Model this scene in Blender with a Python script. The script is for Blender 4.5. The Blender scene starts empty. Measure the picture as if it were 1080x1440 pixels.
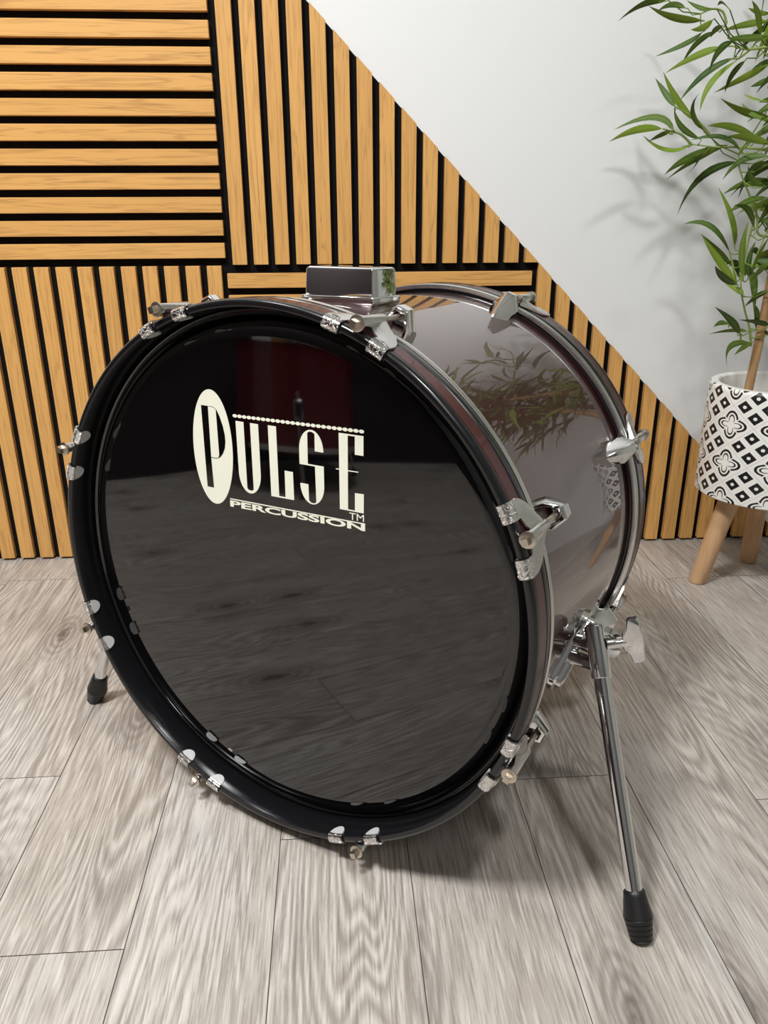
import bpy, bmesh, math, random
from mathutils import Vector, Matrix
PI = math.pi
C = bpy.context.scene.collection
SC = bpy.context.scene

# ------------------------------------------------------------------ nodes
class N:
    """a tiny expression layer over shader math nodes"""
    def __init__(s, nt, sock): s.nt, s.s = nt, sock
    def _m(s, op, *o):
        n = s.nt.nodes.new('ShaderNodeMath'); n.operation = op
        for i, v in enumerate((s,) + o):
            if isinstance(v, N): s.nt.links.new(v.s, n.inputs[i])
            else: n.inputs[i].default_value = v
        return N(s.nt, n.outputs[0])
    def __add__(s, o): return s._m('ADD', o)
    def __sub__(s, o): return s._m('SUBTRACT', o)
    def __mul__(s, o): return s._m('MULTIPLY', o)
    def __truediv__(s, o): return s._m('DIVIDE', o)
    def floor(s): return s._m('FLOOR')
    def frac(s): return s._m('FRACT')
    def abs(s): return s._m('ABSOLUTE')
    def sin(s): return s._m('SINE')
    def cos(s): return s._m('COSINE')
    def lt(s, o): return s._m('LESS_THAN', o)
    def gt(s, o): return s._m('GREATER_THAN', o)
    def mn(s, o): return s._m('MINIMUM', o)
    def mx(s, o): return s._m('MAXIMUM', o)
    def mod(s, o): return s._m('FLOORED_MODULO', o)
    def at2(s, o): return s._m('ARCTAN2', o)
    def sqrt(s): return s._m('SQRT')
    def pw(s, o): return s._m('POWER', o)
    def ramp(s, a, b):
        n = s.nt.nodes.new('ShaderNodeMapRange'); n.interpolation_type = 'SMOOTHSTEP'
        s.nt.links.new(s.s, n.inputs[0]); n.inputs[1].default_value = a; n.inputs[2].default_value = b
        return N(s.nt, n.outputs[0])

def mat(name, col=(.8, .8, .8), rough=.5, metal=0., ior=1.5, coat=0., coat_rough=.03, spec=.5):
    m = bpy.data.materials.new(name); m.use_nodes = True
    b = m.node_tree.nodes['Principled BSDF']
    b.inputs['Base Color'].default_value = (*col, 1); b.inputs['Roughness'].default_value = rough
    b.inputs['Metallic'].default_value = metal; b.inputs['IOR'].default_value = ior
    b.inputs['Coat Weight'].default_value = coat; b.inputs['Coat Roughness'].default_value = coat_rough
    b.inputs['Specular IOR Level'].default_value = spec
    return m
def bsdf(m): return m.node_tree.nodes['Principled BSDF']
def tex(nt, kind, vec, **kw):
    n = nt.nodes.new('ShaderNodeTex' + kind)
    if vec is not None: nt.links.new(vec, n.inputs['Vector'])
    for k, v in kw.items():
        k = k.replace('_', ' ')
        if k in n.inputs: n.inputs[k].default_value = v
    return n
def mapping(nt, vec, scale=(1, 1, 1), loc=(0, 0, 0), rot=(0, 0, 0)):
    n = nt.nodes.new('ShaderNodeMapping'); nt.links.new(vec, n.inputs['Vector'])
    n.inputs['Scale'].default_value = scale; n.inputs['Location'].default_value = loc; n.inputs['Rotation'].default_value = rot
    return n.outputs[0]
def mixc(nt, fac, a, b, mode='MIX'):
    n = nt.nodes.new('ShaderNodeMix'); n.data_type = 'RGBA'; n.blend_type = mode
    for i, v in ((0, fac), (6, a), (7, b)):
        if isinstance(v, N): nt.links.new(v.s, n.inputs[i])
        elif isinstance(v, bpy.types.NodeSocket): nt.links.new(v, n.inputs[i])
        elif isinstance(v, tuple): n.inputs[i].default_value = (*v, 1)
        else: n.inputs[i].default_value = v
    return n.outputs[2]
def bump(m, height, strength=.2, dist=.002):
    nt = m.node_tree; n = nt.nodes.new('ShaderNodeBump')
    n.inputs['Strength'].default_value = strength; n.inputs['Distance'].default_value = dist
    nt.links.new(height.s if isinstance(height, N) else height, n.inputs['Height'])
    nt.links.new(n.outputs[0], bsdf(m).inputs['Normal'])
def uvs(nt): return nt.nodes.new('ShaderNodeTexCoord').outputs['UV']
def objc(nt): return nt.nodes.new('ShaderNodeTexCoord').outputs['Object']
def attr(nt, name):
    n = nt.nodes.new('ShaderNodeAttribute'); n.attribute_name = name; return n
def combine(nt, x, y, z):
    n = nt.nodes.new('ShaderNodeCombineXYZ')
    for i, v in enumerate((x, y, z)):
        if isinstance(v, N): nt.links.new(v.s, n.inputs[i])
        else: n.inputs[i].default_value = v
    return n.outputs[0]
def sep(nt, v):
    n = nt.nodes.new('ShaderNodeSeparateXYZ'); nt.links.new(v, n.inputs[0])
    return [N(nt, o) for o in n.outputs]

# ------------------------------------------------------------------ materials
M = {}
def wall_mat(name, col):
    m = mat(name, col, .75); nt = m.node_tree
    n = tex(nt, 'Noise', objc(nt), Scale=120., Detail=4.); n2 = tex(nt, 'Noise', objc(nt), Scale=9., Detail=3.)
    h = N(nt, n.outputs[0]) * .4 + N(nt, n2.outputs[0])
    bump(m, h, .12, .004)
    return m
M['wall'] = wall_mat('white_wall_paint', (.815, .825, .82))
M['dark'] = wall_mat('dark_wall_paint', (.010, .0035, .004))
M['grey'] = wall_mat('grey_wall_paint', (.13, .13, .13))
M['sage'] = wall_mat('grey_green_paint', (.36, .37, .33))
M['ceil'] = mat('ceiling_paint', (.8, .8, .8), .9)

# oak veneer slats: U across the slat, V along it, 'rnd' differs per slat
m = M['slat'] = mat('oak_veneer', (.6, .35, .13), .42); nt = m.node_tree
u, v, _ = sep(nt, uvs(nt)); r = sep(nt, attr(nt, 'rnd').outputs['Color'])
vec = combine(nt, u + r[0] * 9., v + r[1] * 13., r[2] * 5.)
fine = N(nt, tex(nt, 'Noise', mapping(nt, vec, (420, 7, 1)), Scale=1., Detail=4., Roughness=.6).outputs[0])
mid = N(nt, tex(nt, 'Noise', mapping(nt, vec, (70, 3., 1)), Scale=1., Detail=3., Distortion=.6).outputs[0])
ring = ((mid * 38.).sin() * .5 + .5).pw(5.)
pore = fine.ramp(.56, .72)
base = mixc(nt, N(nt, tex(nt, 'Noise', mapping(nt, vec, (14, 1.2, 1)), Scale=1.).outputs[0]), (.77, .430, .135), (.67, .350, .100))
c1 = mixc(nt, ring * .42, base, (.34, .165, .048))
c2 = mixc(nt, pore * .55, c1, (.27, .13, .04))
c3 = mixc(nt, r[2] * .16, c2, (.45, .23, .075))
nt.links.new(c3, bsdf(m).inputs['Base Color']); bump(m, fine, .08, .001)

m = M['felt'] = mat('black_felt', (.006, .006, .0065), .95, spec=.15); nt = m.node_tree
bump(m, tex(nt, 'Noise', objc(nt), Scale=700., Detail=3.).outputs[0], .5, .002)

# greyed oak floor planks
m = M['plank'] = mat('grey_oak_plank', (.5, .46, .42), .40); nt = m.node_tree
u, v, _ = sep(nt, uvs(nt)); r = sep(nt, attr(nt, 'rnd').outputs['Color'])
vec = combine(nt, u + r[0] * 17., v + r[1] * 23., r[2] * 11.)
fld = N(nt, tex(nt, 'Noise', mapping(nt, vec, (8., .95, 1)), Scale=1., Detail=1.8, Roughness=.45, Distortion=.25).outputs[0])
wob = N(nt, tex(nt, 'Noise', mapping(nt, vec, (60, 14, 1)), Scale=1., Detail=3.).outputs[0])
rings = ((fld * 44. + u * 44. + wob * .5) * (2 * PI)).sin() * .5 + .5
grain = N(nt, tex(nt, 'Noise', mapping(nt, vec, (430, 17, 1)), Scale=1., Detail=5., Roughness=.62).outputs[0])
grain2 = N(nt, tex(nt, 'Noise', mapping(nt, vec, (120, 4., 1)), Scale=1., Detail=4., Roughness=.6).outputs[0])
blot = N(nt, tex(nt, 'Noise', mapping(nt, vec, (11, 2.2, 1)), Scale=1., Detail=4.).outputs[0])
blot2 = N(nt, tex(nt, 'Noise', mapping(nt, vec, (5, 1.6, 1), (3, 7, 0)), Scale=1., Detail=3.).outputs[0])
zone = N(nt, tex(nt, 'Noise', mapping(nt, vec, (6, 1.8, 1), (9, 2, 0)), Scale=1., Detail=2.).outputs[0]).ramp(.34, .60)
vor = tex(nt, 'Voronoi', mapping(nt, vec, (7.5, 2.9, 1)), Scale=1.); vor.voronoi_dimensions = '2D'; vd = N(nt, vor.outputs['Distance']); vc = sep(nt, vor.outputs['Color'])
has = vc[0].gt(.70)
knot = (N(nt, tex(nt, 'Noise', mapping(nt, vec, (60, 40, 1)), Scale=1., Detail=3.).outputs[0]) * .20 + vd).ramp(.20, .10) * has
halo = vd.ramp(.36, .06) * has
ringk = (((vd * 95. + wob * 6.).sin() * .5 + .5) * halo * .55)
col = mixc(nt, blot.ramp(.3, .72), (.450, .408, .360), (.340, .303, .262))
col = mixc(nt, blot2.ramp(.45, .72) * .6, col, (.455, .45, .435))
col = mixc(nt, r[2] * .30, col, (.35, .305, .26))
col = mixc(nt, rings.pw(2.6) * zone * (grain2.ramp(.25, .65) * .5 + .5) * .56, col, (.185, .160, .138))
col = mixc(nt, (rings * -1. + 1.).pw(3.) * zone * .34, col, (.66, .62, .57))
col = mixc(nt, grain2.ramp(.48, .70) * .34, col, (.22, .19, .165))
col = mixc(nt, grain.ramp(.515, .615) * .55, col, (.17, .145, .125))
col = mixc(nt, grain.ramp(.46, .36) * .36, col, (.68, .645, .60))
col = mixc(nt, halo * .38, col, (.22, .19, .165))
col = mixc(nt, ringk, col, (.13, .11, .095))
col = mixc(nt, knot * .8, col, (.07, .058, .05))
nt.links.new(col, bsdf(m).inputs['Base Color'])
bump(m, grain, .12, .001)
M['groove'] = mat('plank_groove', (.055, .05, .045), .8)

M['chrome'] = mat('chrome', (.78, .78, .78), .06, 1.)
m = M['chrome_worn'] = mat('pitted_chrome', (.72, .71, .69), .16, 1.); nt = m.node_tree
bump(m, tex(nt, 'Noise', objc(nt), Scale=520., Detail=4.).outputs[0], .35, .0012)
m = M['stamped'] = mat('stamped_chrome', (.70, .69, .67), .14, 1.); nt = m.node_tree
bump(m, N(nt, tex(nt, 'Noise', objc(nt), Scale=330., Detail=3.).outputs[0]).ramp(.45, .55), .9, .0016)
m = M['tab'] = mat('pitted_plate', (.74, .74, .73), .42, .45); nt = m.node_tree
bump(m, tex(nt, 'Noise', objc(nt), Scale=420., Detail=4.).outputs[0], .25, .0012)
M['steel'] = mat('dull_steel_bolt', (.60, .54, .46), .3, 1.)
M['silver'] = mat('aluminium_collar', (.74, .73, .70), .26, 1.)
m = M['cherry'] = mat('dark_cherry_lacquer', (.036, .0040, .0050), .30, .25, coat=1., coat_rough=.012); nt = m.node_tree
bsdf(m).inputs['Coat IOR'].default_value = 1.75
nn = N(nt, tex(nt, 'Noise', objc(nt), Scale=14., Detail=2.).outputs[0])
nb = nt.nodes.new('ShaderNodeBump'); nb.inputs['Strength'].default_value = .05; nb.inputs['Distance'].default_value = .004
nt.links.new(nn.s, nb.inputs['Height']); nt.links.new(nb.outputs[0], bsdf(m).inputs['Coat Normal'])
m = M['tomred'] = mat('dark_red_lacquer', (.16, .006, .012), .2, coat=.6)
m = M['inlay'] = mat('dark_red_sparkle_inlay', (.045, .004, .006), .32, .0, coat=.25); nt = m.node_tree
bump(m, tex(nt, 'Noise', objc(nt), Scale=900., Detail=2.).outputs[0], .3, .001)
M['black'] = mat('black_gloss_hoop', (.006, .006, .007), .20, ior=1.55)
m = M['head'] = mat('black_drumhead_film', (.0018, .0016, .0018), .035, ior=1.72); nt = m.node_tree
bump(m, tex(nt, 'Noise', objc(nt), Scale=7., Detail=1.).outputs[0], .03, .004)
M['cream'] = mat('cream_print', (.83, .83, .69), .45)
M['ink'] = mat('black_print', (.003, .003, .003), .06, ior=1.7)
M['rubber'] = mat('black_rubber', (.008, .008, .0085), .42)

# planter: white ceramic with black relief pattern (U round the pot, V up it)
m = M['pot'] = mat('patterned_ceramic', (.8, .79, .75), .38); nt = m.node_tree
u, v, _ = sep(nt, uvs(nt))
a = u + v; b = u - v
p = a.frac() - .5; q = b.frac() - .5
kind = (a.floor() + b.floor()).mod(2.)
ps = p.abs() - .25; qs = q.abs() - .25
dia = ps.abs().mx(qs.abs()).lt(.165)
dot = (ps * ps + qs * qs).sqrt().gt(.058)
rho = (p * p + q * q).sqrt(); c4 = (p.at2(q) * 4.).cos()
f1 = (rho - (c4 * -.085 + .385)).abs().lt(.042)
f2 = (rho - (c4 * -.115 + .225)).abs().lt(.030)
gap = p.abs().mn(q.abs()).gt(.022)
flower = f1.mx(f2) * gap
line = (p.abs().mx(q.abs()).gt(.487)) * ((a + b) * 14.).frac().lt(.6) * .35
blk = (dia * dot) * (kind * -1. + 1.) + flower * kind
nt.links.new(mixc(nt, blk.mx(line), (.80, .79, .75), (.012, .012, .013)), bsdf(m).inputs['Base Color'])
bump(m, blk, .3, .002)
M['pot_plain'] = mat('white_ceramic', (.78, .77, .73), .4)
M['filler'] = mat('grey_plaster_filler', (.55, .54, .52), .8)
m = M['beech'] = mat('pale_beech', (.55, .34, .185), .5); nt = m.node_tree
nz = N(nt, tex(nt, 'Noise', mapping(nt, objc(nt), (60, 60, 7)), Scale=1., Detail=4.).outputs[0])
nt.links.new(mixc(nt, nz.ramp(.3, .75), (.62, .40, .225), (.50, .295, .15)), bsdf(m).inputs['Base Color'])
m = M['cane'] = mat('bamboo_cane', (.42, .25, .11), .5); nt = m.node_tree
nz = N(nt, tex(nt, 'Noise', mapping(nt, objc(nt), (90, 90, 9)), Scale=1., Detail=4.).outputs[0])
nt.links.new(mixc(nt, nz.ramp(.3, .75), (.46, .28, .13), (.30, .17, .075)), bsdf(m).inputs['Base Color'])
m = M['leaf'] = mat('bamboo_leaf', (.1, .2, .03), .55, spec=.25); nt = m.node_tree
t = sep(nt, attr(nt, 'rnd').outputs['Color']); lu, lv, _ = sep(nt, uvs(nt))
st = N(nt, tex(nt, 'Noise', mapping(nt, uvs(nt), (26, 1.5, 1)), Scale=1., Detail=2.).outputs[0])
lc = mixc(nt, t[0], (.036, .074, .014), (.215, .31, .026))
lc = mixc(nt, st.ramp(.35, .7) * .35, lc, (.10, .19, .05))
lc = mixc(nt, (lu - .5).abs().lt(.04) * .4, lc, (.30, .38, .12))
nt.links.new(lc, bsdf(m).inputs['Base Color'])
M['twig'] = mat('green_twig', (.22, .30, .07), .5)

# ------------------------------------------------------------------ mesh helpers
class MB:
    def __init__(s):
        s.v = []; s.f = []; s.fm = []; s.uv = []; s.rnd = []; s.r = (0, 0, 0); s.m = 0
    def add(s, vs, fs, uvf=None):
        o = len(s.v); s.v += [tuple(p) for p in vs]
        for k, f in enumerate(fs):
            s.f.append([o + i for i in f]); s.fm.append(s.m); s.rnd.append(s.r)
            s.uv.append(uvf[k] if uvf else [(0, 0)] * len(f))
    def box(s, a, b):
        (x0, y0, z0), (x1, y1, z1) = a, b
        s.add([(x0,y0,z0),(x1,y0,z0),(x1,y1,z0),(x0,y1,z0),(x0,y0,z1),(x1,y0,z1),(x1,y1,z1),(x0,y1,z1)],
              [(3,2,1,0),(4,5,6,7),(0,1,5,4),(1,2,6,5),(2,3,7,6),(3,0,4,7)])
    def loft(s, rings, cap=True):
        n = len(rings[0]); vs = [p for r in rings for p in r]; fs = []
        for k in range(len(rings) - 1):
            for i in range(n):
                j = (i + 1) % n; fs.append((k*n+i, k*n+j, (k+1)*n+j, (k+1)*n+i))
        if cap: fs.append(tuple(range(n - 1, -1, -1))); fs.append(tuple((len(rings)-1)*n + i for i in range(n)))
        s.add(vs, fs)
    def tube(s, pts, rad, n=16, cap=True):
        pts = [Vector(p) for p in pts]; R = rad if isinstance(rad, (list, tuple)) else [rad] * len(pts)
        rings = []; ref = None
        for i, p in enumerate(pts):
            t = (pts[min(i+1, len(pts)-1)] - pts[max(i-1, 0)])
            if t.length < 1e-9: t = pts[-1] - pts[0]
            t.normalize()
            if ref is None: ref = t.orthogonal().normalized()
            a = (ref - t * ref.dot(t)).normalized(); ref = a; b = t.cross(a)
            rings.append([p + R[i] * (math.cos(2*PI*k/n) * a + math.sin(2*PI*k/n) * b) for k in range(n)])
        s.loft(rings, cap)
    def lathe(s, prof, n=128, close=True):
        """profile of (radius, depth): turned round the local Y axis"""
        k = len(prof); vs = []; fs = []
        for i in range(n):
            c_, s_ = math.cos(2*PI*i/n), math.sin(2*PI*i/n)
            vs += [(r * c_, y, r * s_) for r, y in prof]
        for i in range(n):
            j = (i + 1) % n
            for a in range(k if close else k - 1):
                b = (a + 1) % k; fs.append((i*k+a, j*k+a, j*k+b, i*k+b))
        s.add(vs, fs)
    def build(s, name, mats, parent=None, smooth=40, bevel=0, segs=2, shift=(0, 0, 0), recalc=True):
        me = bpy.data.meshes.new(name)
        me.from_pydata([(x - shift[0], y - shift[1], z - shift[2]) for x, y, z in s.v], [], s.f)
        for mm in (mats if isinstance(mats, (list, tuple)) else [mats]): me.materials.append(mm)
        ul = me.uv_layers.new(name='UVMap'); ca = me.color_attributes.new('rnd', 'FLOAT_COLOR', 'CORNER')
        ul = me.uv_layers['UVMap']; ca = me.color_attributes['rnd']
        for k, p in enumerate(me.polygons):
            p.material_index = s.fm[k]
            for q, li in enumerate(p.loop_indices):
                ul.data[li].uv = s.uv[k][q]; ca.data[li].color = (*s.rnd[k], 1)
        if recalc:
            bm = bmesh.new(); bm.from_mesh(me); bmesh.ops.recalc_face_normals(bm, faces=bm.faces); bm.to_mesh(me); bm.free()
        if smooth:
            for p in me.polygons: p.use_smooth = True
            me.set_sharp_from_angle(angle=math.radians(smooth))
        o = bpy.data.objects.new(name, me); C.objects.link(o)
        if parent: o.parent = parent
        if bevel:
            b = o.modifiers.new('bevel', 'BEVEL'); b.width = bevel; b.segments = segs; b.limit_method = 'ANGLE'; b.angle_limit = math.radians(35)
        return o
def thing(name, label, cat, loc=(0, 0, 0), group=None):
    o = bpy.data.objects.new(name, None); C.objects.link(o); o.location = loc; o.empty_display_size = .05
    o['label'] = label; o['category'] = cat
    if group: o['group'] = group
    return o
def struct(o): o['kind'] = 'structure'; return o

# ------------------------------------------------------------------ the room
random.seed(7)
X0, X1, Y0, ZC = -1.62, 2.2, -3.7, 2.42
mb = MB(); mb.m = 1; mb.box((X0, Y0, -.03), (X1, 0, -.0012)); mb.m = 0
PW = .1465; SEAMS = {-2: -.7246, -1: -.99, -3: -.122, 1: -.8557, 3: -.7727, 4: -.4806, 0: -1.4, 2: -1.33, 5: -.83}
k0 = math.floor((X0 + .0385) / PW)
for k in range(k0, math.ceil((X1 + .0385) / PW)):
    xa, xb = max(X0, -.0385 + PW*k), min(X1, -.0385 + PW*(k+1))
    if xb - xa < .01: continue
    y = SEAMS.get(k, random.uniform(-1.2, 0.)); ys = [y]
    while ys[-1] < 0: ys.append(ys[-1] + 1.2)
    while ys[0] > Y0: ys.insert(0, ys[0] - 1.2)
    for a, b in zip(ys, ys[1:]):
        a2, b2 = max(a, Y0), min(b, 0.)
        if b2 - a2 < .01: continue
        g = .0005; mb.r = (random.random(), random.random(), random.random())
        mb.add([(xa+g, a2+g, 0), (xb-g, a2+g, 0), (xb-g, b2-g, 0), (xa+g, b2-g, 0)], [(0, 1, 2, 3)],
               [[(0, 0), (xb-xa, 0), (xb-xa, b2-a2), (0, b2-a2)]])
struct(mb.build('floor', [M['plank'], M['groove']], smooth=0, recalc=False))
def room(name, a, b, mt):
    q = MB(); q.box(a, b); return struct(q.build(name, mt, smooth=0))
room('wall_back', (X0, 0, 0), (X1, .08, ZC), M['wall'])
room('wall_right', (X1, Y0, 0), (X1+.08, .08, ZC), M['sage'])
room('wall_left', (X0-.08, Y0, 0), (X0, .08, ZC), M['dark'])
room('wall_front', (X0, Y0-.08, 0), (X1, Y0, ZC), M['grey'])
room('ceiling', (X0-.08, Y0-.08, ZC), (X1+.08, .08, ZC+.06), M['ceil'])

# ------------------------------------------------------------------ acoustic slat panels on the back wall
CUT = 1.183                                     # the sloping cut: x + z = CUT
def clip(poly):
    out = []
    for i, p in enumerate(poly):
        q = poly[(i+1) % len(poly)]; dp, dq = CUT - p[0] - p[1], CUT - q[0] - q[1]
        if dp >= 0: out.append(p)
        if dp * dq < 0: t = dp / (dp - dq); out.append((p[0] + t*(q[0]-p[0]), p[1] + t*(q[1]-p[1])))
    return out
def prism(mb, poly, yf, yb, vertical=True):
    poly = clip(poly) if poly else poly
    if len(poly) < 3: return
    n = len(poly); x0 = min(p[0] for p in poly); z0 = min(p[1] for p in poly)
    uv = [((x-x0, z-z0) if vertical else (z-z0, x-x0)) for x, z in poly]
    vs = [(x, yf, z) for x, z in poly] + [(x, yb, z) for x, z in poly]
    fs = [tuple(range(n)), tuple(range(2*n-1, n-1, -1))]; uf = [uv, uv[::-1]]
    for i in range(n):
        j = (i+1) % n; fs.append((j, i, n+i, n+j)); uf.append([uv[j], uv[i], uv[i], uv[j]])
    mb.add(vs, fs, uf)
def panel(name, label, felt, slats, vertical, base):
    t = thing(name, label, 'wall panel', base, 'oak slat panels')
    f = MB(); x0, z0, x1, z1 = felt
    prism(f, [(x0, z0), (x1, z0), (x1, z1), (x0, z1)], -.009, -.0003)
    f.build('felt_backing', M['felt'], t, smooth=0, shift=base)
    s = MB()
    for a, b, c, d in slats:
        s.r = (random.random(), random.random(), random.random())
        prism(s, [(a, b), (c, b), (c, d), (a, d)], -.021, -.0088, vertical)
    s.build('oak_slats', M['slat'], t, smooth=0, bevel=.0006, segs=1, shift=base)
    return t
W = .027
panel('slat_panel', 'square oak panel of horizontal slats at upper left of the wall', (-.612, .5985, -.0165, 1.205),
      [(-.610, .6085+.04*k, -.0140, .6085+.04*k+W) for k in range(15)], False, (-.307, 0, .5985))
panel('slat_panel', 'upper oak panel of vertical slats cut to a slope along the white wall', (-.0163, .5835, .5895, 1.2),
      [(-.0008+.04*k, .5963, -.0008+.04*k+W, 1.195) for k in range(15)], True, (.29, 0, .5835))
panel('slat_panel', 'oak panel of vertical slats standing on the floor behind the drum\'s left side', (-.627, .0008, -.0165, .5980),
      [(-.0232-.04*k-W, .0050, -.0232-.04*k, .5945) for k in range(15)], True, (-.32, 0, .0008))
panel('slat_panel', 'oak panel of horizontal slats mostly hidden behind the drum', (-.0160, .0008, .5835, .5830),
      [(-.0128, .5535-.04*k, .5752, .5535-.04*k+W) for k in range(14)], False, (.28, 0, .0008))
panel('slat_panel', 'lower oak panel of vertical slats with sloping cut between drum and planter', (.5840, .0008, 1.183, .5990),
      [(-.0128+.04*k, .0050, -.0128+.04*k+W, .64) for k in range(15, 30)], True, (.88, 0, .0008))

# ------------------------------------------------------------------ leaf and twig paths (millimetres): base, middle, tip, tone
LEAVES=[[735,-143,1003,698,-147,997,658,-150,973,0],[797,-146,976,749,-149,979,705,-152,994,1],[787,-98,1004,770,-81,1012,754,-64,1006,0],[760,-267,966,744,-262,968,723,-258,978,0],[766,-258,953,746,-274,940,721,-290,934,1],[805,-136,961,789,-110,950,750,-84,935,0],[842,-98,969,823,-79,956,809,-60,929,0],[843,-130,941,808,-120,931,761,-111,906,1],[814,-190,960,813,-168,959,816,-146,952,0],[844,-168,943,814,-188,925,793,-208,891,0],[877,-209,963,846,-197,960,817,-185,954,1],[873,-224,940,831,-239,934,793,-255,930,0],[860,-144,923,827,-118,905,800,-91,867,0],[852,-170,914,818,-165,884,808,-160,843,1],[826,-255,900,822,-230,885,825,-205,864,0],[885,-214,902,858,-191,886,825,-167,869,1],[916,-173,891,899,-170,883,885,-167,878,0],[823,-111,834,786,-112,867,756,-114,907,1],[777,-130,853,765,-110,876,752,-91,901,0],[757,-294,802,728,-316,825,726,-338,846,0],[824,-132,804,792,-127,823,778,-123,852,0],[779,-128,817,753,-98,841,695,-68,823,0],[760,-123,820,713,-137,817,661,-151,797,1],[774,-132,815,752,-137,807,732,-143,798,0],[810,-129,793,771,-123,788,730,-118,810,1],[909,-164,804,856,-184,817,805,-203,816,1],[868,-291,782,825,-303,790,785,-316,790,1],[875,-185,781,845,-176,803,795,-168,798,0],[874,-128,792,806,-144,772,760,-159,745,0],[855,-147,787,818,-134,767,780,-121,739,1],[816,-166,777,824,-138,763,819,-111,747,0],[919,-88,769,846,-112,742,801,-136,680,0],[886,-257,767,859,-229,764,844,-200,735,0],[890,-184,629,880,-186,670,844,-189,723,1],[895,-159,619,858,-149,663,812,-140,665,0],[891,-177,599,854,-186,625,821,-195,650,0],[854,-271,578,822,-272,610,787,-272,650,1],[862,-280,585,852,-284,631,854,-288,670,0],[938,-156,576,931,-163,607,935,-169,637,0],[844,-299,574,808,-321,588,782,-344,606,0],[867,-275,819,849,-256,829,840,-238,845,0],[882,-246,825,838,-255,830,792,-264,848,1],[860,-285,841,853,-256,849,846,-227,859,1],[892,-236,661,870,-250,688,837,-264,694,0],[869,-291,723,836,-313,733,816,-335,749,0],[898,-275,643,891,-262,605,896,-250,584,1],[904,-278,603,877,-300,592,854,-323,579,0],[859,-226,942,846,-238,964,827,-249,981,1],[908,-150,987,879,-169,984,853,-187,985,1],[805,-221,977,803,-203,989,804,-185,988,0],[898,-239,757,888,-209,750,886,-180,708,0],[909,-228,707,873,-240,701,834,-252,682,0],[894,-240,487,865,-263,510,820,-286,537,0],[872,-240,504,852,-251,507,834,-263,501,0],[907,-240,490,887,-219,488,858,-199,480,1],[915,-240,470,868,-263,466,859,-287,431,0],[917,-240,470,898,-252,464,878,-263,453,0],[945,-240,499,914,-252,507,875,-265,513,0],[922,-240,496,911,-257,520,894,-274,539,0],[947,-240,486,949,-214,486,951,-188,489,0],[889,-240,553,891,-211,559,883,-181,566,1],[932,-240,558,927,-215,545,921,-191,526,0]]
TWIGS=[[(817,-120,796),(797,-120,811),(779,-120,816),(763,-120,820)],[(918,-200,780),(880,-173,787),(851,-147,789),(817,-120,796)],[(891,-200,930),(869,-173,931),(855,-147,940),(847,-120,943)],[(852,-120,977),(843,-120,994),(825,-120,998),(806,-120,991)],[(902,-120,943),(884,-120,929),(872,-120,926)],[(850,-120,808),(834,-120,824),(818,-120,836),(781,-120,854)],[(931,-220,645),(909,-220,651),(901,-220,682),(863,-220,746),(855,-220,773)],[(885,-220,567),(872,-220,603),(864,-220,621)],[(895,-220,574),(892,-220,613),(897,-220,661),(902,-220,692)],[(929,-220,461),(921,-220,493),(906,-220,527),(893,-220,567),(890,-220,610)],[(922,-220,465),(909,-220,472),(905,-220,484),(882,-220,501)]]

# ------------------------------------------------------------------ bass drum.  local frame: x to the drum's right, y along the shell to the rear, z up
DU = Vector((.83596, -.54879, 0)); DN = Vector((-.54847, -.83547, .03417)); DV = Vector((.01875, .02857, .99942))
DC = Vector((.10441, -.83674, .31195))
R = .2973; L = .4383; RS = .2862
BASE = (0, L/2, -R)
drum = thing('bass_drum', 'large dark cherry bass drum with black hoops and chrome hardware on the floor', 'drum')
drum.matrix_world = Matrix.Translation(DC + DU*BASE[0] - DN*BASE[1] + DV*BASE[2]) @ Matrix((DU, -DN, DV)).transposed().to_4x4()
def dpart(mb, name, mt, parent=None, **kw): return mb.build(name, mt, parent or drum, shift=BASE, **kw)

mb = MB(); mb.lathe([(RS-.008, .0420), (RS-.001, .0420), (RS, .0430), (RS, L-.0430), (RS-.001, L-.0420), (RS-.008, L-.0420)], 160)
dpart(mb, 'shell', M['cherry'])
HP = [(R-.0088, .0395), (R-.0088, .0035), (R-.0078, .0010), (R-.0048, 0), (R-.0022, .0006), (R-.0007, .0024), (R, .0055),
      (R-.0002, .0085), (R-.0016, .0098), (R-.0016, .0282), (R-.0002, .0292), (R, .0315), (R, .0372), (R-.001, .0398), (R-.0035, .0405), (R-.008, .0405)]
mirror = lambda pr: [(r, L - y) for r, y in pr]
def hoop(f, lab):
    mb = MB(); mb.lathe(f(HP), 192); h = dpart(mb, 'hoop', M['black'])
    mb = MB(); mb.lathe(f([(R-.0018, .0102), (R-.0006, .0106), (R-.0006, .0274), (R-.0018, .0278)]), 192)
    dpart(mb, 'inlay', M['inlay'], None)['label'] = 'dark red inlay strip round the %s hoop' % lab
    mb = MB(); mb.lathe(f([(R-.0068, .0425), (R-.003, .0425), (R-.0012, .0428), (R-.0004, .0440), (R-.0004, .0490), (R-.0012, .0505), (R-.0030, .0510), (R-.0064, .0505)]), 192)
    dpart(mb, 'head_collar', M['silver'])
    mb = MB(); mb.lathe(f([(RS+.0004, .0415), (R-.0066, .0415), (R-.0066, .0460), (RS+.0004, .0475)]), 160); dpart(mb, 'collar_film', M['black'])
hoop(lambda p: p, 'front'); hoop(mirror, 'rear')
HEAD = [(0, .0250), (.13, .0250), (.2600, .0250), (.2660, .0254), (.2715, .0270), (.2755, .0300), (.2790, .0340), (.2825, .0362),
        (.2845, .0360), (.2856, .0345), (.2866, .0338), (.2876, .0344), (.2884, .0362), (.2884, .0395)]
mb = MB(); mb.lathe(HEAD[1:], 160, close=False); n = 160; st = len(HEAD) - 1
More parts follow.
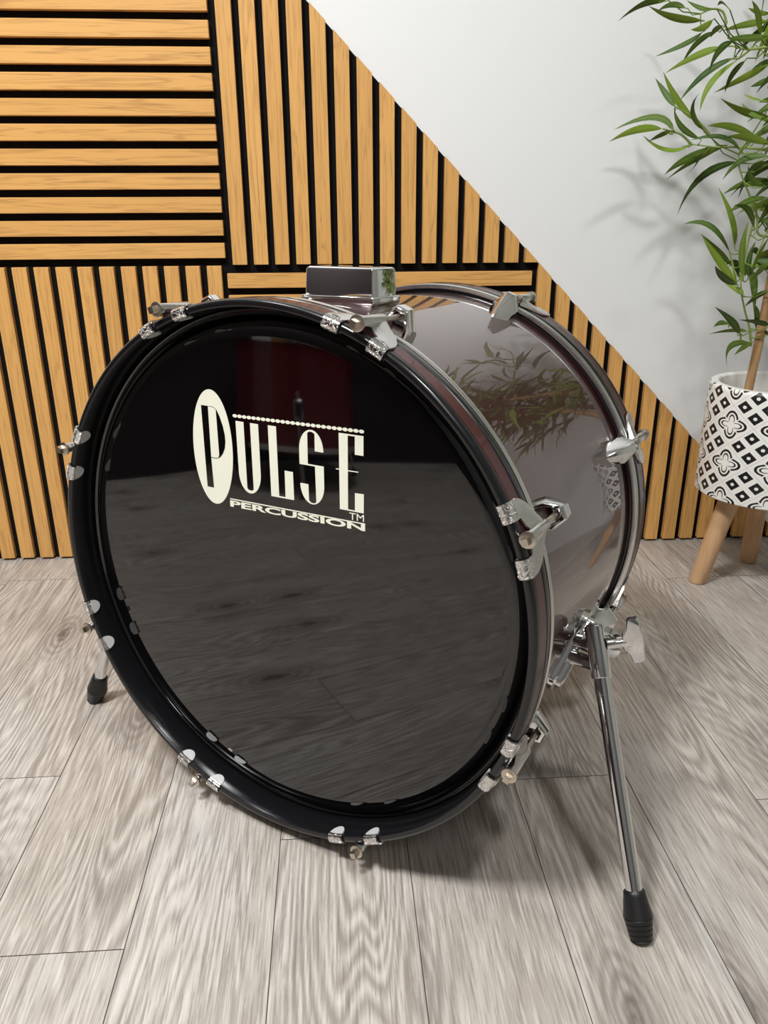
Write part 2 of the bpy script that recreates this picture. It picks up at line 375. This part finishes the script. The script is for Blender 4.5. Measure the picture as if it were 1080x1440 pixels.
mb.add([mb.v[i*st] for i in range(n)], [tuple(range(n-1, -1, -1))])
head = dpart(mb, 'drum_head', M['head'], recalc=True)
mb = MB(); mb.lathe(mirror(HEAD[1:]), 160, close=False)
mb.add([mb.v[i*st] for i in range(n)], [tuple(range(n))])
dpart(mb, 'drum_head', M['head'])

# printed lettering on the front head
YP = .0250
def flat(polys, y, name, mt):
    mb = MB()
    for pl in polys:
        n = len(pl); mb.add([(x, y, z) for x, z in pl] + [(x, YP, z) for x, z in pl],
            [tuple(range(n-1, -1, -1))] + [(i, (i+1) % n, n+(i+1) % n, n+i) for i in range(n)])
    return dpart(mb, name, mt, head, smooth=0)
def arc(cx, cz, rx, rz, a0, a1, n=20): return [(cx + rx*math.cos(math.radians(a0+(a1-a0)*i/n)), cz + rz*math.sin(math.radians(a0+(a1-a0)*i/n))) for i in range(n+1)]
cream = [arc(-.0788, .1395, .0270, .0623, 0, 354, 60)]
cream.append([(-.0459, .1725), (-.0356, .1725), (-.0345, .1022), (-.0332, .1006), (-.0303, .1000), (-.0272, .1006), (-.0260, .1022), (-.0272, .1725), (-.0168, .1725)]
             + arc(-.0304, .1190, .0144, .0220, 0, -180, 26))
cream.append([(-.0045, .1730), (.0056, .1730), (.0068, .1005), (.0149, .1005), (.0147, .1287), (.0249, .1287), (.0256, .0993), (-.0032, .0988)])
cream.append(arc(.0476, .1540, .0143, .0208, 180, 0, 26) + [(.0519, .1540), (.0519, .1712), (.0500, .1725), (.0475, .1731), (.0450, .1726), (.0433, .1714), (.0433, .1400), (.0622, .1400), (.0624, .1190)]
             + arc(.0481, .1190, .0143, .0202, 0, -180, 26)[1:] + [(.0435, .1190), (.0440, .1020), (.0460, .1004), (.0485, .0998), (.0512, .1004), (.0528, .1020), (.0519, .1386), (.0334, .1386)])
cream.append([(.0797, .1760), (.1072, .1762), (.1072, .1571), (.0977, .1571), (.0977, .1747), (.0898, .1746), (.0900, .1010), (.0979, .1010), (.0979, .1189), (.1078, .1193), (.1078, .1000), (.0806, .0997)])
cream.append([(.0764, .1396), (.0798, .1397), (.0798, .1406), (.0764, .1405)]); cream.append([(.0899, .1397), (.1015, .1400), (.1015, .1408), (.0899, .1405)])
for i in range(26):
    f = i/25; cream.append(arc(-.0465 + .1515*f, .1777 + .0027*f, .0029, .00175, 0, 340, 16))
cream.append([(-.0587, .0857), (.1095, .0887), (.1095, .0898), (-.0587, .0868)])
def text(body, x0, x1, zb0, zb1, h, bold=0.):
    cu = bpy.data.curves.new('t', 'FONT'); cu.body = body; cu.offset = bold; cu.resolution_u = 4
    ob = bpy.data.objects.new('t', cu); C.objects.link(ob); bpy.context.view_layer.update()
    me = bpy.data.meshes.new_from_object(ob.evaluated_get(bpy.context.evaluated_depsgraph_get()))
    xs = [v.co.x for v in me.vertices]; zs = [v.co.y for v in me.vertices]; a, b, c, d = min(xs), max(xs), min(zs), max(zs)
    tris = []
    for p in me.polygons:
        pl = []
        for i in p.vertices:
            co = me.vertices[i].co; f = (co.x-a)/(b-a); pl.append((x0 + (x1-x0)*f, zb0 + (zb1-zb0)*f + h*(co.y-c)/(d-c)))
        tris.append(pl)
    bpy.data.objects.remove(ob); bpy.data.curves.remove(cu); bpy.data.meshes.remove(me)
    return tris
def flat_text(polys, y, name):
    mb = MB()
    for pl in polys: mb.add([(x, y, z) for x, z in pl], [tuple(range(len(pl)))])
    o = dpart(mb, name, M['cream'], head, smooth=0); return o
o = flat(cream, YP - .00025, 'logo_lettering', M['cream']); o['label'] = 'large cream printed letters on the black drum head'
flat_text(text('PERCUSSION', -.0590, .1095, .0776, .0818, .0072, .035), YP - .0003, 'small_lettering')['label'] = 'small cream word under the large letters'
flat_text(text('TM', .0915, .1082, .0910, .0913, .0072, .0), YP - .0003, 'trademark_lettering')
bowl = [(-.0818, .1842), (-.0770, .1842), (-.0735, .1834), (-.0705, .1812), (-.0668, .1745), (-.0632, .1650), (-.0612, .1560), (-.0609, .1480), (-.0622, .1410), (-.0652, .1350), (-.0690, .1308), (-.0728, .1290), (-.0770, .1286), (-.0818, .1286)]
stem = [(-.0913, .1842), (-.0818, .1842), (-.0818, .1286), (-.0804, .0954), (-.0894, .0954)]
hole = [(-.0817, .1837), (-.0770, .1836), (-.0738, .1829), (-.0713, .1812), (-.0702, .1330), (-.0712, .1304), (-.0730, .1296), (-.0770, .1292), (-.0814, .1292)]
flat([stem, bowl], YP - .00045, 'black_letter', M['ink'])
flat([hole], YP - .00065, 'letter_counter', M['cream'])

# tension hardware: claw hook over the hoop, rod, lug on the shell; eight to each hoop
def polar(rho, t, y, a, f):
    q = a + t / rho if False else a + t / .30
    return (rho * math.cos(q), f(y), rho * math.sin(q))
def claw_set(a, f):
    P = lambda rho, t, y: polar(rho, t, y, a, f)
    mb = MB()
    for s in (-1, 1):
        c = s * .0255; hw = .0088
        mb.m = 2
        # half-round tab inside the hoop
        tab = [(c + hw*math.cos(PI*i/12), .0020 + .0125*math.sin(PI*i/12)) for i in range(13)]
        mb.loft([[P(R-.0091, t, y) for t, y in tab], [P(R-.0104, t, y) for t, y in tab]])
        mb.m = 1
        # strap over the rolled lip
        prof = [(R-.0091, .0032), (R-.0091, .0004), (R-.0078, -.0008), (R-.0048, -.0014), (R-.0020, -.0008), (R+.0003, .0022), (R+.0008, .0120)]
        out = [(R-.0104, .0032), (R-.0106, -.0006), (R-.0086, -.0026), (R-.0048, -.0032), (R-.0010, -.0024), (R+.0020, .0012), (R+.0024, .0120)]
        sec = prof + out[::-1]
        mb.loft([[P(r, c + d, y) for r, y in sec] for d in (-hw, -hw*.33, hw*.33, hw)])
        mb.m = 0
        # arm sweeping back to the tube
        ed = [(c + s*hw, .006, c - s*hw, .006, .0016), (c + s*hw*1.02, .013, c - s*hw*1.02, .011, .0018), (c + s*hw*.75, .021, s*.0085, .0155, .0022), (c - s*.0005, .030, s*.0040, .0190, .0034), (s*.0120, .0385, s*.0005, .0225, .0056), (s*.0040, .0430, -s*.0010, .0300, .0080)]
        rings = []
        for t1, y1, t0, y0, h in ed:
            tm, ym = (t0+t1)/2, (y0+y1)/2
            rings.append([P(R+.0006, t0, y0), P(R+.0006, t1, y1), P(R+.0008+h*.8, t1*.97+tm*.03, y1), P(R+.0012+h*1.25, tm, ym), P(R+.0008+h*.8, t0, y0)])
        mb.loft(rings)
    rt = R + .0075
    mb.tube([P(rt, 0, y) for y in (-.0010, 0, .041, .043)], [.0049, .0056, .0056, .0048], 20)
    o = dpart(mb, 'claw_hook', [M['chrome_worn'], M['stamped'], M['tab']], smooth=50)
    mb = MB()
    mb.tube([P(rt, 0, y) for y in (-.0034, -.0030, -.0012, -.0010)], [.0062, .0075, .0075, .0066], 20)
    sq = .0031
    mb.loft([[P(rt+i, j, y) for i, j in ((-sq, -sq), (sq, -sq), (sq, sq), (-sq, sq))] for y in (-.0105, -.0034)])
    mb.tube([P(rt, 0, y) for y in (-.006, .02, .045, .082)], .0029, 12)
    dpart(mb, 'tension_rod', M['steel'])
    mb = MB(); rings = []
    for y, hw, rl, rm, rp, tp in ((.0715, .0125, .2782, .2975, .3120, .0060), (.0735, .0142, .2775, .2985, .3140, .0062), (.0850, .0165, .2765, .2965, .3145, .0050), (.0960, .0140, .2765, .2905, .3085, .0036),
                              (.1080, .0085, .2765, .2840, .2955, .0022), (.1150, .0040, .2765, .2805, .2850, .0012), (.1170, .0015, .2765, .2785, .2805, .0006)):
        rings.append([P(rl, -hw, y), P(rm, -hw, y), P(rp, -tp, y), P(rp, tp, y), P(rm, hw, y), P(rl, hw, y)])
    # hollow face towards the hoop
    y, hw, rl, rm, rp, tp = .0715, .0100, .2800, .2965, .3090, .0045
    inner = [P(rl, -hw, y), P(rm, -hw, y), P(rp, -tp, y), P(rp, tp, y), P(rm, hw, y), P(rl, hw, y)]
    deep = [P(rl, -hw*.9, .080), P(rm, -hw*.9, .080), P(rp-.002, -tp, .080), P(rp-.002, tp, .080), P(rm, hw*.9, .080), P(rl, hw*.9, .080)]
    mb.loft([deep, inner] + rings)
    dpart(mb, 'lug', M['chrome'], smooth=30, bevel=.0006)
for k in range(8):
    claw_set(math.radians(22.5 + 45*k), lambda y: y)
    claw_set(math.radians(22.5 + 45*k), lambda y: L - y)

# chrome tom mount on top of the shell
def rrect(x0, y0, x1, y1, r, z, n=4):
    pts = []
    for cx, cy, a in ((x1-r, y1-r, 0), (x0+r, y1-r, 90), (x0+r, y0+r, 180), (x1-r, y0+r, 270)):
        pts += [(cx + r*math.cos(math.radians(a+90*i/n)), cy + r*math.sin(math.radians(a+90*i/n)), z) for i in range(n+1)]
    return pts
mb = MB()
mb.loft([rrect(-.040, .153, .040, .201, .003, .2745), rrect(-.0465, .1455, .0465, .2055, .003, .2850), rrect(-.0470, .1450, .0470, .2060, .003, .2862), rrect(-.0470, .1450, .0470, .2060, .003, .2915), rrect(-.0460, .1460, .0460, .2050, .003, .2925)])
mount = dpart(mb, 'tom_mount', M['chrome'], smooth=30, bevel=.0006)
mb = MB()
mb.loft([rrect(-.0435, .1495, .0435, .2010, .002, .2918), rrect(-.0425, .1500, .0425, .2005, .002, .3185), rrect(-.0418, .1507, .0418, .1998, .002, .3208), rrect(-.0400, .1525, .0400, .1980, .002, .3222)])
mb.loft([rrect(-.0350, .1575, .0350, .1930, .002, .3218), rrect(-.0350, .1575, .0350, .1930, .002, .3228)])
dpart(mb, 'mount_block', M['chrome'], mount, smooth=30)

# spurs
def spur(sx, top, foot, lab, by=.196):
    T = Vector(top); F = Vector(foot); d = (F - T).normalized()
    sp = lambda v: Vector((sx*v[0], v[1], v[2]))
    A = math.radians(-16.5); rad = Vector((math.cos(A), 0, math.sin(A))); tz = Vector((-math.sin(A), 0, math.cos(A))); ty = Vector((0, 1, 0))
    lng = (tz*.84 + ty*.54).normalized(); wd = lng.cross(rad).normalized()
    Cc = rad*.2850 + ty*by
    def slab(mb, r0, r1, hl, hw, tap):
        prof = [(hl - hw + hw*math.cos(a), hw*math.sin(a)) for a in [PI*(i/10-.5) for i in range(11)]]
        prof += [(-p, -q) for p, q in prof]
        mb.loft([[sp(Cc + rad*r + lng*p*s + wd*q*s) for p, q in prof] for r, s in ((r0, 1), (r1-.002, 1), (r1, tap))])
    mb = MB(); slab(mb, -.008, .0065, .050, .016, .93)
    br = dpart(mb, 'spur_bracket', M['chrome'], smooth=35)
    mb = MB(); slab(mb, .006, .0140, .045, .0090, .85)
    for e in (-1, 1): mb.tube([sp(Cc + lng*e*.040 + rad*z) for z in (.003, .0095, .0100)], [.0055, .0055, .004], 14)
    dpart(mb, 'bracket_rib', M['chrome'], br, smooth=35)
    mb = MB(); S1 = T + d*.024; S2 = T + d*.046
    for q, z0, r_ in ((T + d*.024, .012, .0085), (T + d*.043, -.008, .0080)):
        b0 = Cc + lng*z0; mb.tube([sp(b0), sp(b0*.3 + q*.7), sp(q)], r_, 16)
    wv = Vector((0, .012, .004)); mb.tube([sp(T + d*.028 + wv*.9), sp(T + d*.028 + wv*1.6)], .021, 28)
    dpart(mb, 'pivot_arm', M['chrome'], br, smooth=35)
    mb = MB(); mb.tube([sp(T), sp(T + d*.001), sp(T + d*.054), sp(T + d*.055)], [.0096, .0106, .0106, .0101], 32)
    mb.tube([sp(T - d*.0016), sp(T + d*.0005)], .0085, 24)
    dpart(mb, 'leg_socket', M['chrome'], br, smooth=35)
    # wing bolt
    ax = Vector((.9, .35, .25)).normalized(); w0 = T + d*.021
    mb = MB(); mb.tube([sp(w0 + ax*.010), sp(w0 + ax*.012), sp(w0 + ax*.030)], [.0070, .0062, .0062], 18)
    up = Vector((.05, 0, 1)); up = (up - ax*up.dot(ax)).normalized(); side = ax.cross(up).normalized()
    rings = []
    for z, a0, a1, h in ((-.0265, .0365, .0455, .0026), (-.0250, .0350, .0465, .0032), (-.0150, .0325, .0475, .0040), (-.0075, .0275, .0482, .0052), (0, .0265, .0485, .0060), (.0075, .0275, .0482, .0052), (.0150, .0325, .0475, .0040), (.0250, .0350, .0465, .0032), (.0265, .0365, .0455, .0026)):
        c0 = w0 + up*z; rings.append([sp(c0 + ax*a + side*s) for a, s in ((a0, -h), (a1-.002, -h*.8), (a1, 0), (a1-.002, h*.8), (a0, h), (a0-.0012, 0))])
    mb.loft(rings)
    dpart(mb, 'wing_bolt', M['chrome'], br, smooth=50)
    Lg = (F - T).length
    mb = MB(); mb.tube([sp(T + d*.03), sp(T + d*.072), sp(T + d*.0722), sp(T + d*(Lg-.040))], [.0088, .0088, .0083, .0083], 32)
    leg = dpart(mb, 'spur_leg', M['chrome'], smooth=35); leg['label'] = lab
    mb = MB(); e = Lg - .047
    prof = [(0, .0100), (.001, .0108), (.004, .0112), (.0235, .0144), (.0250, .0146), (.0256, .0137)]
    for q in range(4):
        z = .0262 + .0050*q; rr = .0142 - .0008*q; prof += [(z, rr), (z + .0036, rr - .0005), (z + .0040, rr - .0014), (z + .0046, rr - .0014)]
    prof += [(.0466, .0112), (.0470, .0095)]
    # the foot is ground flat where it meets the floor
    v0 = len(mb.v); mb.tube([sp(T + d*(e + z)) for z, _ in prof], [r for _, r in prof], 32)
    zf = lambda x, y: None
    for i in range(v0, len(mb.v)):
        w = DC + DU*mb.v[i][0] - DN*mb.v[i][1] + DV*mb.v[i][2]
        if w.z < .0008:
            w.z = .0008; l = w - DC; mb.v[i] = (l.dot(DU), -l.dot(DN), l.dot(DV))
    dpart(mb, 'rubber_foot', M['rubber'], leg, smooth=35)
spur(1, (.3030, .180, -.0375), (.4095, .0650, -.3085), 'chrome leg on the right with a black rubber foot')
spur(-1, (.3030, .100, -.0375), (.3985, .0850, -.3075), 'chrome leg on the left mostly hidden by the hoop', .118)

# ------------------------------------------------------------------ floor tom off to the left, mirrored in the black head
FT = (-1.36, -1.42, 0)
tom = thing('floor_tom', 'dark red floor tom off to the left, seen only mirrored in the black drum head', 'drum', FT)
def upright(prof, n=96):
    q = MB(); q.lathe(prof, n); q.v = [(x, z, y) for x, y, z in q.v]; return q
upright([(.195, .155), (.203, .155), (.203, .525), (.195, .525)]).build('shell', M['tomred'], tom)
for z in (.145, .515): upright([(.2035, z), (.2100, z), (.2100, z+.020), (.2035, z+.020)]).build('hoop', M['chrome'], tom)
upright([(.001, .520), (.2033, .520), (.2033, .523), (.001, .523)]).build('drum_head', M['pot_plain'], tom)
for q in range(3):
    a_ = math.radians(20 + 120*q); c_, s_ = math.cos(a_), math.sin(a_)
    lg = MB(); lg.tube([(.216*c_, .216*s_, .36), (.216*c_, .216*s_, .10), (.235*c_, .235*s_, .03), (.235*c_, .235*s_, .012)], .005, 12)
    lg = lg.build('leg', M['chrome'], tom)
    q2 = MB(); q2.tube([(.235*c_, .235*s_, .001), (.235*c_, .235*s_, .03)], .010, 14); q2.build('rubber_foot', M['rubber'], lg)
    q2 = MB(); q2.box((-.010, -.014, .26), (.018, .014, .33)); q2 = q2.build('leg_bracket', M['chrome'], tom, bevel=.003)
    q2.location = (.204*c_, .204*s_, 0); q2.rotation_euler.z = a_

# ------------------------------------------------------------------ planter
PX, PY, PZ0, PZ1, PR = .992, -.224, .1875, .3950, .1185
pot = thing('planter', 'round white planter with black diamond and flower pattern on wooden legs', 'planter', (PX, PY, 0))
mb = MB(); n = 96
prof = [(PR-.004, 0), (PR, .003), (PR, .1990), (PR-.0015, .2055), (PR-.004, .2075)]
cols = 18; W_ = 2*PI*PR/(cols/2)
vs = []; fs = []; uf = []
for i in range(n+1):
    a = 2*PI*i/n; vs += [(r*math.cos(a), r*math.sin(a), PZ0+z) for r, z in prof]
for i in range(n):
    for k in range(len(prof)-1):
        fs.append((i*5+k, (i+1)*5+k, (i+1)*5+k+1, i*5+k+1))
        uf.append([(((ii)/n)*cols/2, (prof[kk][1]-.0385)/.0707) for ii, kk in ((i, k), (i+1, k), (i+1, k+1), (i, k+1))])
mb.add(vs, fs, uf)
rot = mb.build('pot', M['pot'], pot, smooth=50, recalc=False); rot.rotation_euler.z = math.radians(5.7)
mb = MB()
prof2 = [(PR-.004, .2075), (PR-.0150, .2075), (PR-.0175, .2050), (PR-.0185, .1950), (PR-.0200, .0100), (.001, .0100)]
for i in range(n):
    a, b = 2*PI*i/n, 2*PI*(i+1)/n
    for (r0, z0), (r1, z1) in zip(prof2, prof2[1:]):
        mb.add([(r0*math.cos(a), r0*math.sin(a), PZ0+z0), (r0*math.cos(b), r0*math.sin(b), PZ0+z0), (r1*math.cos(b), r1*math.sin(b), PZ0+z1), (r1*math.cos(a), r1*math.sin(a), PZ0+z1)], [(0, 1, 2, 3)])
    mb.add([(.001*math.cos(a), .001*math.sin(a), PZ0), (.001*math.cos(b), .001*math.sin(b), PZ0), ((PR-.004)*math.cos(b), (PR-.004)*math.sin(b), PZ0), ((PR-.004)*math.cos(a), (PR-.004)*math.sin(a), PZ0)], [(3, 2, 1, 0)])
mb.build('rim', M['pot_plain'], pot, smooth=50, recalc=False)
mb = MB(); mb.tube([(0, 0, PZ0+.012), (0, 0, PZ0+.150)], .0988, 64); mb.build('filler', M['filler'], pot)
for fx, fy in ((.893, -.228), (1.043, -.140), (1.043, -.312)):
    f = Vector((fx-PX, fy-PY, .0015)); t = Vector((f.x*.58, f.y*.58, PZ0+.0005))
    if abs(fx - .893) < .001: t = Vector((-.062, -.012, PZ0+.0005))
    dd = (t - f).normalized()
    mb = MB(); mb.tube([f, f + dd*.002, f*.5 + t*.5, t], [.0150, .0162, .0178, .0192], 28)
    for i in range(28):
        for base, zz in ((0, .0012), (84, PZ0 - .0002)):
            x, y, z = mb.v[base+i]; k = (zz - z)/dd.z; mb.v[base+i] = (x + dd.x*k, y + dd.y*k, zz)
    for i in range(28, 56):
        x, y, z = mb.v[i]
        if z < .0025: k = (.0025 - z)/dd.z; mb.v[i] = (x + dd.x*k, y + dd.y*k, .0025)
    mb.build('leg', M['beech'], pot, smooth=50)

# ------------------------------------------------------------------ artificial bamboo
random.seed(11)
plant = thing('bamboo_plant', 'tall leafy green bamboo plant standing in the patterned planter', 'plant', (PX, PY, PZ0+.15))
SH = (PX, PY, PZ0+.15)
canes = [[(.934, -.222, .338), (.9405, -.222, .45), (.948, -.220, .62), (.962, -.215, .95), (.975, -.21, 1.45)],
         [(.975, -.255, .338), (.984, -.262, .60), (1.000, -.268, 1.0), (1.02, -.27, 1.5)],
         [(1.030, -.190, .338), (1.045, -.185, .7), (1.055, -.180, 1.1), (1.07, -.17, 1.5)]]
for cpath in canes:
    mb = MB(); pts = []; rad = []
    for i in range(len(cpath)-1):
        a, b = Vector(cpath[i]), Vector(cpath[i+1])
        for k in range(8): pts.append(a.lerp(b, k/8)); rad.append(.0078 + random.uniform(-.0004, .0004))
    pts.append(Vector(cpath[-1])); rad.append(.0070)
    mb.tube(pts, rad, 14); mb.build('cane', M['cane'], plant, shift=SH)
def twig(pts, rad, n):
    q = MB(); q.tube(pts, rad, n); q.build('twig', M['twig'], plant, shift=SH)
for tw in TWIGS:
    pts = [Vector(p)/1000 for p in tw]; fine = []
    for i in range(len(pts)-1):
        p0, p1, p2, p3 = pts[max(i-1, 0)], pts[i], pts[i+1], pts[min(i+2, len(pts)-1)]
        for k in range(6):
            t = k/6; fine.append(.5*((2*p1) + (p2-p0)*t + (2*p0-5*p1+4*p2-p3)*t*t + (3*p1-p0-3*p2+p3)*t**3))
    fine.append(pts[-1]); twig(fine, [.0024 - .0014*i/len(fine) for i in range(len(fine))], 8)
lf = MB()
def leaf(b, m, t, tone, wmax):
    b, m, t = Vector(b), Vector(m), Vector(t); n = 9; Ln = (m-b).length + (t-m).length
    ctrl = m*2 - (b+t)*.5
    roll = random.uniform(-.7, .7); vs = []; tg = (t-b).normalized()
    lf.r = (max(0, min(1, tone + random.uniform(-.18, .18))), random.random(), random.random())
    side0 = tg.cross(Vector((random.uniform(-.25, .25), -1, random.uniform(-.1, .5)))).normalized()
    for i in range(n+1):
        s = i/n; p = b*(1-s)**2 + ctrl*2*s*(1-s) + t*s*s
        d = ((ctrl-b)*(1-s) + (t-ctrl)*s)
        d = d.normalized() if d.length > 1e-6 else tg
        side = (side0 - d*side0.dot(d)).normalized(); nrm = side.cross(d)
        q = math.cos(roll + .5*s), math.sin(roll + .5*s); sd = side*q[0] + nrm*q[1]; nr = d.cross(sd)
        w = wmax * (max(1e-3, math.sin(PI * min(1, .035 + s**.80*.965)))**.85) * (1 - .15*s)
        if i == n: w = wmax*.03
        vs += [p - sd*w + nr*w*.22, p, p + sd*w + nr*w*.22]
    fs = []; uf = []
    for i in range(n):
        for k in (0, 1):
            fs.append((i*3+k, i*3+k+1, (i+1)*3+k+1, (i+1)*3+k))
            u0, u1 = k*.5, k*.5+.5; uf.append([(u0, i/n), (u1, i/n), (u1, (i+1)/n), (u0, (i+1)/n)])
    lf.add(vs, fs, uf)
NODES = [Vector(p)/1000 for tw in TWIGS for p in tw] + [(Vector(p)*(1-f) + Vector(q)*f)/1000 for tw in TWIGS for p, q in zip(tw, tw[1:]) for f in (.25, .5, .75)]
for l in LEAVES:
    b, m_, t = (Vector(l[i:i+3])/1000 for i in (0, 3, 6))
    nd = min(NODES, key=lambda p: (p-b).length)
    if .006 < (nd-b).length < .16:
        lf.r = (.7, 0, 0); c_ = nd.lerp(b, .5) + Vector((0, 0, -.006)); out = (m_-b).normalized()*.012
        lf.tube([nd, c_, b - out*.5, b + out], [.0011, .0010, .0009, .0006], 5)
    leaf(b, m_, t, .75 if l[9] else .18, min(.0074, .0032 + (t-b).length*.034))
def cane_at(cp, z):
    for a, b in zip(cp, cp[1:]):
        if a[2] <= z <= b[2]: return Vector(a).lerp(Vector(b), (z-a[2])/(b[2]-a[2]))
    return Vector(cp[-1])
# sprays of leaves further round the canes
for k in range(88):
    cp = random.choice(canes[1:]) if random.random() < .8 else canes[0]; z = random.uniform(.53, 1.36)
    o = cane_at(cp, z); an = random.uniform(-PI*.9, PI*.45); h = random.uniform(.05, .24)
    e = o + Vector((math.cos(an)*h*.8, math.sin(an)*h*.6, random.uniform(-.02, .06)))
    if an > 0: e.y = min(e.y, -.12)
    if k < 56: e.x = random.uniform(.89, 1.02); e.z = random.uniform(.56, 1.06); e.y = random.uniform(-.34, -.10)
    if e.x < .90: e.x = .90 + random.uniform(0, .04)
    twig([o, o.lerp(e, .5) + Vector((0, 0, .012)), e], [.0018, .0014, .0009], 6)
    for q in range(random.randint(5, 8)):
        a2 = an + random.uniform(-1.1, 1.1); ln = random.uniform(.06, .125)
        d = Vector((math.cos(a2), math.sin(a2)*.75, random.uniform(-.75, .45)))
        s = o.lerp(e, random.uniform(.55, 1.)); t = s + d*ln; t.y = min(t.y, -.025)
        if t.x < .865: t.x = .865 + random.uniform(0, .03)
        mdl = s.lerp(t, .5) + Vector((0, 0, random.uniform(.004, .022)))
        leaf(s, mdl, t, random.choice((.15, .2, .75)), random.uniform(.0062, .0086))
lf.build('foliage', M['leaf'], plant, smooth=60, shift=SH, recalc=False)

# ------------------------------------------------------------------ ceiling lamps
def lamp(name, loc, size, power, col=(1, 1, 1), target=None):
    l = bpy.data.lights.new(name, 'AREA'); l.shape = 'RECTANGLE'; l.size, l.size_y = size; l.energy = power; l.color = col
    o = bpy.data.objects.new(name, l); C.objects.link(o); o.location = loc
    if target: o.rotation_euler = (Vector(target) - Vector(loc)).to_track_quat('-Z', 'Y').to_euler()
    return o
lamp('ceiling_light', (-.62, -1.48, 2.38), (.36, .36), 60)
lamp('ceiling_light', (.62, -1.75, 2.38), (.20, .20), 20)
lamp('ceiling_light', (-1.15, -.75, 2.38), (.30, .30), 13)
lamp('ceiling_light', (.1, -3.0, 2.38), (.5, .5), 8)
w = bpy.data.worlds.new('World'); SC.world = w; w.use_nodes = True
w.node_tree.nodes['Background'].inputs[0].default_value = (.9, .95, 1, 1); w.node_tree.nodes['Background'].inputs[1].default_value = .3

# ------------------------------------------------------------------ camera
cd = bpy.data.cameras.new('camera'); cam = bpy.data.objects.new('camera', cd); C.objects.link(cam)
cd.sensor_fit = 'VERTICAL'; cd.sensor_height = 36; cd.sensor_width = 27; cd.lens = 1084.15/1440*36
yaw, pitch, roll = math.radians(-3.63322), math.radians(20.83116), math.radians(-.27318)
fwd = Vector((-math.sin(yaw)*math.cos(pitch), math.cos(yaw)*math.cos(pitch), -math.sin(pitch)))
rt = Vector((math.cos(yaw), math.sin(yaw), 0)); up = rt.cross(fwd)
r2 = math.cos(roll)*rt + math.sin(roll)*up; u2 = -math.sin(roll)*rt + math.cos(roll)*up
cam.matrix_world = Matrix.Translation((.18554, -1.56677, .67676)) @ Matrix((r2, u2, -fwd)).transposed().to_4x4()
cd.clip_start = .02
SC.camera = cam
SC.view_settings.view_transform = 'Standard'; SC.view_settings.look = 'None'
SC.view_settings.gamma = 1; SC.view_settings.use_curve_mapping = False
SC.view_settings.exposure = 0.10
